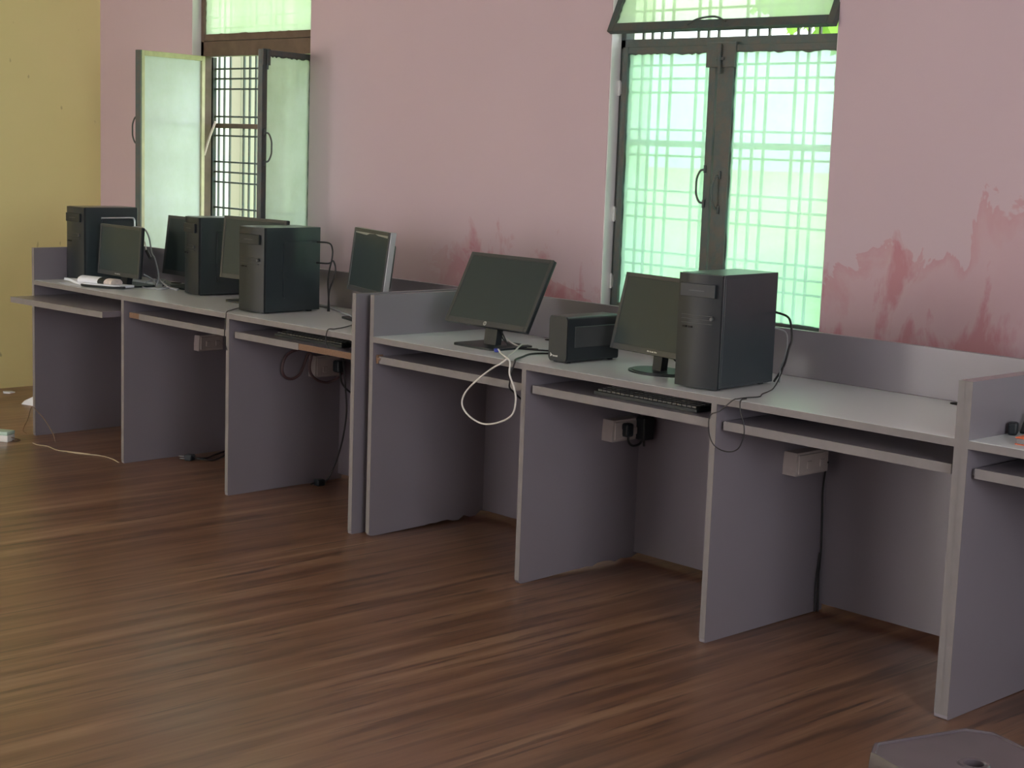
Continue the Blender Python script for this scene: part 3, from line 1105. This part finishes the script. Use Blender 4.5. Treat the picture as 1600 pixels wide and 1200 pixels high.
cable('power_cable', 'black cable running from the small power box over the desk edge', [
    [(0.820, 0.262, ZD + .004), (0.76, 0.262, ZD), (0.70, 0.235, ZD), (0.677, 0.168, ZD), (0.72, 0.085, ZD), (0.757, 0.020, ZD), (0.784, -0.010, 0.748), (0.782, -0.02, 0.72), (0.776, -0.02, 0.69), (0.773, -0.020, 0.664), (0.776, 0.000, 0.645), (0.770, 0.03, 0.625), (0.765, 0.07, 0.60)]], 'cableb', 0.0032)
cable('power_cable', 'black cable lying from the tilted monitor base to the small power box', [
    [(0.465, 0.20, 0.835), (0.475, 0.225, 0.79), (0.50, 0.225, ZD + .006), (0.53, 0.225, ZD), (0.60, 0.255, ZD), (0.70, 0.31, ZD), (0.822, 0.32, ZD)],
    [(0.455, 0.195, 0.83), (0.458, 0.22, 0.80), (0.48, 0.235, ZD + .012), (0.53, 0.25, ZD), (0.60, 0.275, ZD)]], 'cableb', 0.0028)
cable('signal_cable', 'pale cable drooping behind the neck of the tilted monitor', [
    [(0.447, 0.205, 0.835), (0.452, 0.228, 0.80), (0.475, 0.25, 0.772), (0.53, 0.262, ZD), (0.58, 0.29, ZD)]], 'cablew', 0.003)
cable('power_cable', 'thick black cable bowing out behind the large tower', [
    [(1.545, 0.372, 0.975), (1.594, 0.372, 0.966), (1.620, 0.36, 0.948), (1.636, 0.35, 0.901), (1.630, 0.345, 0.870), (1.615, 0.35, 0.823), (1.578, 0.38, 0.790), (1.54, 0.40, ZD)]], 'cableb', 0.0036)
cable('signal_cable', 'thin grey cable hanging behind the large tower', [
    [(1.55, 0.372, 0.925), (1.595, 0.372, 0.915), (1.612, 0.36, 0.88), (1.606, 0.36, 0.84), (1.585, 0.37, 0.80), (1.56, 0.40, ZD)]], 'cableg', 0.0025)
cable('signal_cable', 'thin dark cable looping over the desk edge right of the large tower', [
    [(1.60, 0.372, 0.83), (1.617, 0.33, 0.788), (1.640, 0.265, ZD), (1.690, 0.150, ZD), (1.720, 0.097, ZD), (1.712, 0.047, ZD), (1.713, 0.006, ZD), (1.708, -0.012, 0.749),
     (1.670, -0.02, 0.714), (1.633, -0.02, 0.693), (1.634, -0.02, 0.640), (1.658, -0.02, 0.607), (1.704, -0.02, 0.598), (1.744, -0.02, 0.613), (1.762, -0.02, 0.655),
     (1.759, -0.02, 0.691), (1.745, -0.02, 0.724), (1.736, -0.010, 0.752), (1.725, 0.03, ZD)]], 'cableb', 0.0018)
cable('power_cable', 'black cable behind the oval-based monitor', [
    [(1.225, 0.27, 0.80), (1.25, 0.285, 0.775), (1.30, 0.28, ZD), (1.36, 0.27, ZD), (1.405, 0.28, ZD)],
    [(1.235, 0.27, 0.81), (1.29, 0.33, 0.785), (1.34, 0.36, ZD), (1.30, 0.37, ZD)]], 'cableb', 0.0028)
# left desk
cable('power_cable', 'black cable loops bowing out behind the third tower from the left', [
    [(-0.80, 0.335, 1.036), (-0.721, 0.345, 1.036), (-0.69, 0.34, 1.013), (-0.685, 0.335, 0.974), (-0.703, 0.335, 0.920), (-0.716, 0.34, 0.867), (-0.73, 0.36, ZD)],
    [(-0.80, 0.335, 0.95), (-0.719, 0.345, 0.953), (-0.684, 0.34, 0.966), (-0.660, 0.335, 0.937), (-0.669, 0.335, 0.897), (-0.705, 0.34, 0.841), (-0.74, 0.36, ZD)]], 'cableb', 0.0034)
cable('signal_cable', 'thick grey cable lying across the left desk behind the third tower', [
    [(-0.979, 0.455, ZD + .002), (-0.893, 0.450, ZD + .002), (-0.794, 0.430, ZD + .002), (-0.658, 0.375, ZD + .002), (-0.527, 0.315, ZD + .002), (-0.43, 0.26, ZD + .002)]], 'cableg', 0.0055)
cable('signal_cable', 'thin black cable curling over the front right of the left desk', [
    [(-0.32, 0.20, ZD), (-0.295, 0.15, ZD), (-0.240, 0.06, ZD), (-0.215, 0.0, ZD), (-0.205, -0.040, 0.752), (-0.198, -0.053, 0.71), (-0.19, -0.045, 0.685)]], 'cableb', 0.0022)
cable('power_cable', 'thin black cable hanging over the tray edge to the floor beneath the left desk', [
    [(-1.00, 0.10, ZD), (-0.94, 0.02, ZD), (-0.875, -0.045, 0.754), (-0.852, -0.064, 0.735), (-0.857, -0.066, 0.687), (-0.866, -0.055, 0.62), (-0.885, 0.00, 0.52), (-0.885, 0.03, 0.43), (-0.878, 0.06, 0.30), (-0.888, 0.09, 0.16), (-0.90, 0.12, 0.02), (-0.93, 0.14, 0.004)]], 'cableb', 0.0020)
ub = lambda x, y, z: tuple(u1(x, y, z))
cable('network_cable', 'dark red cable coiled in loops beside the rear socket box', [
    [(-0.815, 0.335, 0.578), (-0.825, 0.291, 0.588), (-0.83, 0.243, 0.579), (-0.83, 0.211, 0.554), (-0.83, 0.199, 0.507), (-0.83, 0.216, 0.476), (-0.83, 0.251, 0.466), (-0.83, 0.287, 0.482), (-0.83, 0.306, 0.516),
     (-0.825, 0.325, 0.565), (-0.815, 0.335, 0.56), (-0.808, 0.322, 0.52), (-0.806, 0.328, 0.485), (-0.802, 0.36, 0.455), (-0.795, 0.403, 0.444), (-0.79, 0.444, 0.454), (-0.785, 0.475, 0.480)]], 'cabler', 0.0058)
cable('power_cable', 'black plugged-in cable at the socket beneath the left desk', [
    [(-0.780, 0.458, 0.500), (-0.770, 0.455, 0.470), (-0.768, 0.465, 0.437), (-0.755, 0.49, 0.405), (-0.73, 0.52, 0.388), (-0.69, 0.54, 0.386)]], 'cableb', 0.0040,
    parts=[('plug', lambda b: box(b, -0.806, -0.762, 0.438, 0.478, 0.485, 0.535, 0.008, 2), 'black')])
cable('power_cable', 'long black cable hanging to the floor under the right bay of the left desk', [
    [(-0.77, 0.455, 0.60), (-0.755, 0.455, 0.548), (-0.75, 0.469, 0.411), (-0.75, 0.475, 0.301), (-0.765, 0.46, 0.164), (-0.79, 0.43, 0.05), (-0.80, 0.405, 0.012)]], 'cableb', 0.0038,
    parts=[('plug', lambda b: (box(b, -0.828, -0.792, 0.365, 0.405, 0.0, 0.028, 0.006, 2), cyl(b, (-0.815, 0.362, 0.012), (-0.815, 0.345, 0.010), 0.004)), 'black')])
cable('power_cable', 'black cable with metal-pinned plug on the floor under the middle bay', [
    [(-1.56, 0.235, 0.014), (-1.50, 0.28, 0.006), (-1.50, 0.32, 0.006), (-1.56, 0.40, 0.006), (-1.64, 0.46, 0.006)],
    [(-1.56, 0.245, 0.010), (-1.55, 0.30, 0.006), (-1.60, 0.38, 0.006), (-1.65, 0.48, 0.006)]], 'cableb', 0.0042,
    parts=[('plug', lambda b: box(b, -0.02, 0.02, -0.02, 0.02, 0.0, 0.028, 0.006, 2, Matrix.Translation((-1.57, 0.222, 0)) @ Matrix.Rotation(0.5, 4, 'Z')), 'black'),
           ('plug_pin', lambda b: (cyl(b, (-1.588, 0.205, 0.016), (-1.604, 0.188, 0.018), 0.0035), cyl(b, (-1.574, 0.198, 0.010), (-1.588, 0.182, 0.010), 0.003)), 'port')])
cable('thin_wire', 'thin tan wire arching beside the left end panel near the floor', [
    [(-2.520, -0.09, 0.006), (-2.539, -0.1, 0.022), (-2.49, -0.1, 0.083), (-2.462, -0.1, 0.13), (-2.44, -0.1, 0.15), (-2.41, -0.09, 0.13), (-2.35, -0.085, 0.10), (-2.28, -0.08, 0.045), (-2.26, -0.075, 0.004)]], 'cabletan', 0.0018)
cable('thin_wire', 'thin cream wire lying on the floor beneath the left bay', [
    [(-2.30, -0.17, 0.003), (-2.243, -0.172, 0.003), (-2.191, -0.15, 0.003), (-2.084, -0.158, 0.003), (-2.005, -0.12, 0.003), (-1.926, -0.082, 0.003)],
    [(-2.02, -0.14, 0.003), (-1.95, -0.11, 0.003), (-1.861, -0.06, 0.003), (-1.773, -0.055, 0.003), (-1.681, -0.072, 0.003)]], 'cablec', 0.0022)
cable('power_cable', 'dark cable dropping down the rear corner under the right bay', [
    [(1.70, 0.49, 0.51), (1.665, 0.53, 0.48), (1.648, 0.545, 0.40), (1.650, 0.548, 0.32), (1.654, 0.548, 0.225), (1.650, 0.55, 0.119), (1.655, 0.55, 0.006)],
    [(1.652, 0.545, 0.20), (1.646, 0.542, 0.10), (1.650, 0.54, 0.006)]], 'cableb', 0.0030)
cable('adapter_cable', 'black plug and adapter at the socket box under the big tower', [
    [(0.900, 0.438, 0.485), (0.898, 0.440, 0.455), (0.897, 0.465, 0.437), (0.897, 0.50, 0.440), (0.90, 0.515, 0.46), (0.90, 0.52, 0.43)]], 'cableb', 0.0042,
    parts=[('plug', lambda b: box(b, 0.881, 0.915, 0.415, 0.450, 0.472, 0.520, 0.008, 2), 'black'),
           ('adapter', lambda b: box(b, 0.881, 0.925, 0.49, 0.545, 0.455, 0.535, 0.006, 2), 'black')])
# cables behind monitor A and their heap
cable('signal_cable', 'grey cable arching down from behind the small low monitor', [
    [ub(0.33, 0.28, 1.00), ub(0.371, 0.33, 1.018), ub(0.429, 0.345, 1.012), ub(0.464, 0.35, 0.972), ub(0.487, 0.35, 0.905), ub(0.516, 0.35, 0.877), ub(0.555, 0.345, 0.80), ub(0.56, 0.33, ZD)]], 'cableg', 0.0038)
cable('usb_cable', 'pale cable with dark connector dangling behind the small low monitor', [
    [ub(0.36, 0.30, 0.985), ub(0.395, 0.335, 0.990), ub(0.424, 0.35, 0.951), ub(0.441, 0.35, 0.910)]], 'cablew', 0.003,
    parts=[('connector', lambda b: tube(b, [ub(0.441, 0.35, 0.912), ub(0.458, 0.35, 0.895), ub(0.474, 0.35, 0.880)], 0.0075, 8), 'cableb')])
cable('signal_cable', 'tangled heap of grey cables between the small monitor and second tower', [
    [ub(0.50, 0.29, ZD), ub(0.42, 0.36, ZD), ub(0.30, 0.45, ZD), ub(0.36, 0.50, ZD + .01), ub(0.47, 0.42, ZD), ub(0.58, 0.37, ZD), ub(0.70, 0.36, ZD)],
    [ub(0.45, 0.33, 0.80), ub(0.49, 0.36, 0.775), ub(0.56, 0.33, ZD), ub(0.63, 0.31, ZD), ub(0.60, 0.37, ZD + .01), ub(0.50, 0.40, ZD + .006)],
    [ub(0.54, 0.27, ZD), ub(0.60, 0.25, ZD), ub(0.67, 0.28, ZD), ub(0.66, 0.34, ZD + .006), ub(0.56, 0.38, ZD + .012), ub(0.44, 0.40, ZD + .006)],
    [ub(0.52, 0.36, 0.79), ub(0.58, 0.35, ZD + .02), ub(0.66, 0.33, ZD + .008), ub(0.74, 0.33, ZD)]], 'cableg', 0.0042)

# ------------------------------------------------------------------ papers and odds on the left desk


def sheet(name, label, pts, z, mat, th=0.0012, curl=None, cat='paper', zfn=None):
    """quad sheet subdivided; pts 4 corners in left-desk coordinates; zfn(u,v) lift"""
    bm = bmn()
    n = 10
    top, bot = {}, {}
    P = [u1(*q) for q in pts]
    for i in range(n + 1):
        for j in range(n + 1):
            a, b = i / n, j / n
            q = (P[0] * (1 - a) + P[1] * a) * (1 - b) + (P[3] * (1 - a) + P[2] * a) * b
            zz = z + (zfn(a, b) if zfn else 0)
            top[i, j] = bm.verts.new((q.x, q.y, zz + th))
            bot[i, j] = bm.verts.new((q.x, q.y, zz))
    for i in range(n):
        for j in range(n):
            bm.faces.new((top[i, j], top[i + 1, j], top[i + 1, j + 1], top[i, j + 1]))
            bm.faces.new((bot[i, j], bot[i, j + 1], bot[i + 1, j + 1], bot[i + 1, j]))
    for k in range(n):
        bm.faces.new((top[k, 0], bot[k, 0], bot[k + 1, 0], top[k + 1, 0]))
        bm.faces.new((top[k, n], top[k + 1, n], bot[k + 1, n], bot[k, n]))
        bm.faces.new((top[0, k], top[0, k + 1], bot[0, k + 1], bot[0, k]))
        bm.faces.new((top[n, k], bot[n, k], bot[n, k + 1], top[n, k + 1]))
    return single(name, bm, mat, label, cat, smooth=True)


sheet('paper_sheet', 'single flat white sheet near the front left of the left desk', [(0.17, 0.045), (0.30, 0.012), (0.33, 0.05), (0.20, 0.08)], HT, 'paper')
sheet('paper_stack', 'loose white papers lying before the tower at the far left', [(0.07, 0.128), (0.31, 0.075), (0.37, 0.13), (0.11, 0.150)], HT, 'paper', 0.012,
      zfn=lambda a, b: 0.003 * math.sin(a * 5))
# a rolled magazine with a black band and a white folder with a black clip
mg = thing('rolled_magazine', 'curled white magazine with a black band before the small monitor', 'magazine', tuple(u1(0.30, 0.10, HT)), A1 + R(12))
bm = bmn()
n = 18
ring = [(0.036 * math.cos(2 * PI * k / n), 0.022 + 0.020 * math.sin(2 * PI * k / n) + 0.001) for k in range(n)]
prism(bm, [(q[0], q[1]) for q in ring], 'x', 0.0, 0.135)
mk('pages', bm, 'paper', mg, smooth=True)
bm = bmn()
prism(bm, [(q[0] * 1.03, 0.022 + (q[1] - 0.022) * 1.05) for q in ring], 'x', 0.135, 0.175)
mk('black_band', bm, 'black', mg, smooth=True)
bm = bmn()
prism(bm, [(q[0] * 0.98, q[1] * 0.96) for q in ring], 'x', 0.175, 0.225)
mk('cover', bm, 'skin', mg, smooth=True)
fo = thing('paper_folder', 'white folder with black clip at the left desk front', 'folder', tuple(u1(0.36, 0.045, HT)), A1 + R(14))
bm = bmn()
prism(bm, [(0.0, 0.0), (0.24, 0.02), (0.25, 0.10), (0.02, 0.09)], 'z', 0.006, 0.016)
mk('white_sheets', bm, 'paper', fo)
bm = bmn()
tube(bm, [(-0.015, 0.04, 0.008), (0.03, -0.006, 0.006), (0.13, -0.004, 0.006), (0.20, 0.008, 0.006), (0.262, 0.03, 0.009)], 0.0055, 8)
mk('black_clip', bm, 'black', fo, smooth=True)

# ------------------------------------------------------------------ floor things at the left
blk = thing('extension_socket', 'pale mint and white extension socket on the floor at the left', 'extension socket', (-2.452, -0.262, 0), R(33))
bm = bmn()
box(bm, -0.13, 0.06, -0.03, 0.035, 0.0, 0.032, 0.004, 2)
mk('base_case', bm, 'white', blk, smooth=True)
bm = bmn()
box(bm, -0.13, 0.06, -0.032, 0.037, 0.032, 0.050, 0.004, 2)
cp = mk('socket_top', bm, 'mint', blk, smooth=True)
bm = bmn()
for k in range(2):
    for q in ((0, 0.012), (-0.01, -0.006), (0.01, -0.006)):
        cyl(bm, (-0.09 + k * 0.08 + q[0], q[1], 0.0495), (-0.09 + k * 0.08 + q[0], q[1], 0.0508), 0.003, seg=10)
mk('socket_holes', bm, 'dark', cp)
cable('thin_wire', 'thin dark wire running out of the floor extension socket', [
    [(-2.405, -0.229, 0.020), (-2.40, -0.205, 0.012), (-2.43, -0.19, 0.006), (-2.40, -0.185, 0.004), (-2.39, -0.205, 0.004), (-2.42, -0.225, 0.004)]], 'cabletan', 0.0022)
bm = bmn()
# a folded sheet standing like a low tent
ridge = [Vector((-3.375, 0.325, 0.012)), Vector((-3.285, 0.375, 0.062))]
for side in (Vector((0.035, -0.045, 0)), Vector((-0.06, 0.07, 0))):
    q = [ridge[0], ridge[1], Vector((ridge[1].x, ridge[1].y, 0)) + side, Vector((ridge[0].x, ridge[0].y, 0)) + side * 0.6]
    A_ = [bm.verts.new(p_) for p_ in q]
    B_ = [bm.verts.new(p_ + Vector((0, 0, 0.0015))) for p_ in q]
    bm.faces.new(A_[::-1])
    bm.faces.new(B_)
    for k in range(4):
        bm.faces.new((A_[k], A_[(k + 1) % 4], B_[(k + 1) % 4], B_[k]))
single('paper_scrap', bm, 'paper', 'folded white paper on the floor behind the left desk end', 'paper')
bm = bmn()
prism(bm, [(-3.78, 0.40), (-3.74, 0.385), (-3.71, 0.41), (-3.725, 0.445), (-3.76, 0.44)], 'z', 0.0, 0.006)
single('paper_scrap', bm, 'paper', 'tiny pale scrap on the floor at the yellow wall', 'paper')

# ------------------------------------------------------------------ right desk: black cable and orange book
bk = thing('book', 'orange covered book lying on the right desk', 'book', (2.590, 0.115, HT), R(2))
bm = bmn()
box(bm, -0.02, 0.16, -0.055, 0.06, 0.002, 0.016, 0.001, 1)
mk('pages', bm, 'edge', bk)
bm = bmn()
box(bm, -0.022, 0.162, -0.057, 0.062, 0.016, 0.019, 0.001, 1)
box(bm, -0.022, 0.162, -0.057, 0.062, 0.0, 0.002, 0.0005, 1)
mk('cover', bm, 'orange', bk)
cable('coiled_cable', 'black coiled cable heaped on the right desk behind the orange book', [
    [(2.50, 0.22, ZD), (2.495, 0.25, 0.785), (2.51, 0.24, 0.80), (2.54, 0.22, ZD + .01), (2.58, 0.215, ZD + .01), (2.62, 0.23, 0.79), (2.60, 0.26, 0.805), (2.55, 0.26, 0.80), (2.53, 0.23, 0.78), (2.57, 0.20, ZD + .006), (2.64, 0.20, 0.775), (2.70, 0.22, 0.79), (2.72, 0.25, ZD)],
    [(2.52, 0.23, ZD), (2.56, 0.24, 0.79), (2.60, 0.22, 0.80), (2.65, 0.24, 0.785), (2.68, 0.23, 0.80), (2.74, 0.22, 0.78), (2.76, 0.20, ZD)],
    [(2.56, 0.27, ZD + .004), (2.60, 0.20, 0.795), (2.66, 0.21, 0.80), (2.70, 0.26, 0.79), (2.66, 0.28, ZD)]], 'cableb', 0.0075)
bm = bmn()
box(bm, -0.012, 0.012, -0.018, 0.018, 0, 0.034, 0.006, 2)
single('power_plug', bm, 'black', 'small black plug standing left of the coiled cable on the right desk', 'plug', loc=(2.492, 0.185, HT), rz=0.4)

# ------------------------------------------------------------------ plastic stool, lower right corner
zt_ = 0.42
st = thing('plastic_stool', 'grey-brown plastic stool with a round hole at the lower right', 'stool', (3.242, -1.208, 0), math.atan2(0.198, 0.061) - PI / 2)
hw, ch = 0.142, 0.036
oct_ = [(-hw + ch, -hw), (hw - ch, -hw), (hw, -hw + ch), (hw, hw - ch), (hw - ch, hw), (-hw + ch, hw), (-hw, hw - ch), (-hw, -hw + ch)]
# seat with a real hole, its wall run deep so it looks dark
bm = bmn()
N = 32
hole = [(0.017 * math.cos(2 * PI * k / N), 0.017 * math.sin(2 * PI * k / N)) for k in range(N)]


def on_oct(a, s=1.0):
    d = Vector((math.cos(a), math.sin(a)))
    best = 1e9
    for i in range(8):
        p_, q_ = Vector(oct_[i]), Vector(oct_[(i + 1) % 8])
        e = q_ - p_
        den = d.x * e.y - d.y * e.x
        if abs(den) < 1e-9:
            continue
        t = (p_.x * e.y - p_.y * e.x) / den
        u_ = (p_.x * d.y - p_.y * d.x) / den
        if t > 0 and -1e-6 <= u_ <= 1 + 1e-6:
            best = min(best, t)
    return d * best * s


angs = sorted(set([2 * PI * k / 64 for k in range(64)] + [math.atan2(q[1], q[0]) % (2 * PI) for q in oct_]))
rows = []
for a in angs:
    d = Vector((math.cos(a), math.sin(a)))
    o_ = on_oct(a)
    i_ = on_oct(a, 0.955)
    prof = [(d * 0.017, zt_ - 0.06), (d * 0.017, zt_ - 0.001), (d * 0.020, zt_ + 0.0005), (d * 0.026, zt_ + 0.0005), (d * 0.029, zt_ - 0.002), (i_ * 0.985, zt_ - 0.002), (i_, zt_ + 0.001), (o_ * 0.985, zt_ + 0.001), (o_, zt_ - 0.003), (o_ * 1.012, zt_ - 0.032), (o_ * 1.0, zt_ - 0.032), (o_ * 0.98, zt_ - 0.006), (d * 0.02, zt_ - 0.006)]
    rows.append([bm.verts.new((q.x, q.y, z)) for q, z in prof])
for A_, B_ in zip(rows, rows[1:] + rows[:1]):
    for k in range(len(A_) - 1):
        bm.faces.new((A_[k], A_[k + 1], B_[k + 1], B_[k]))
mk('seat', bm, 'stool', st, smooth=True)
for sx_, sy_ in ((1, 1), (1, -1), (-1, 1), (-1, -1)):
    bm = bmn()
    t0 = [(sx_ * (hw - 0.004), sy_ * (hw - 0.052)), (sx_ * (hw - 0.004), sy_ * (hw - ch)), (sx_ * (hw - ch), sy_ * (hw - 0.004)), (sx_ * (hw - 0.052), sy_ * (hw - 0.004)), (sx_ * (hw - 0.056), sy_ * (hw - 0.012)), (sx_ * (hw - 0.012), sy_ * (hw - 0.056))]
    A_ = [bm.verts.new((q[0], q[1], zt_ - 0.008)) for q in t0]
    B_ = [bm.verts.new((q[0] * 1.16, q[1] * 1.16, 0)) for q in t0]
    bm.faces.new(A_)
    bm.faces.new(B_[::-1])
    for k in range(6):
        bm.faces.new((A_[k], B_[k], B_[(k + 1) % 6], A_[(k + 1) % 6]))
    mk('leg', bm, 'stool', st)
bm = bmn()
for k in range(4):
    m4 = Matrix.Rotation(k * PI / 2, 4, 'Z')
    vs = box(bm, -hw * 0.9, hw * 0.9, -hw * 1.07, -hw * 1.05, 0.16, 0.19, 0.002, 1)
    bmesh.ops.transform(bm, matrix=m4, verts=vs)
mk('cross_rail', bm, 'stool', st)
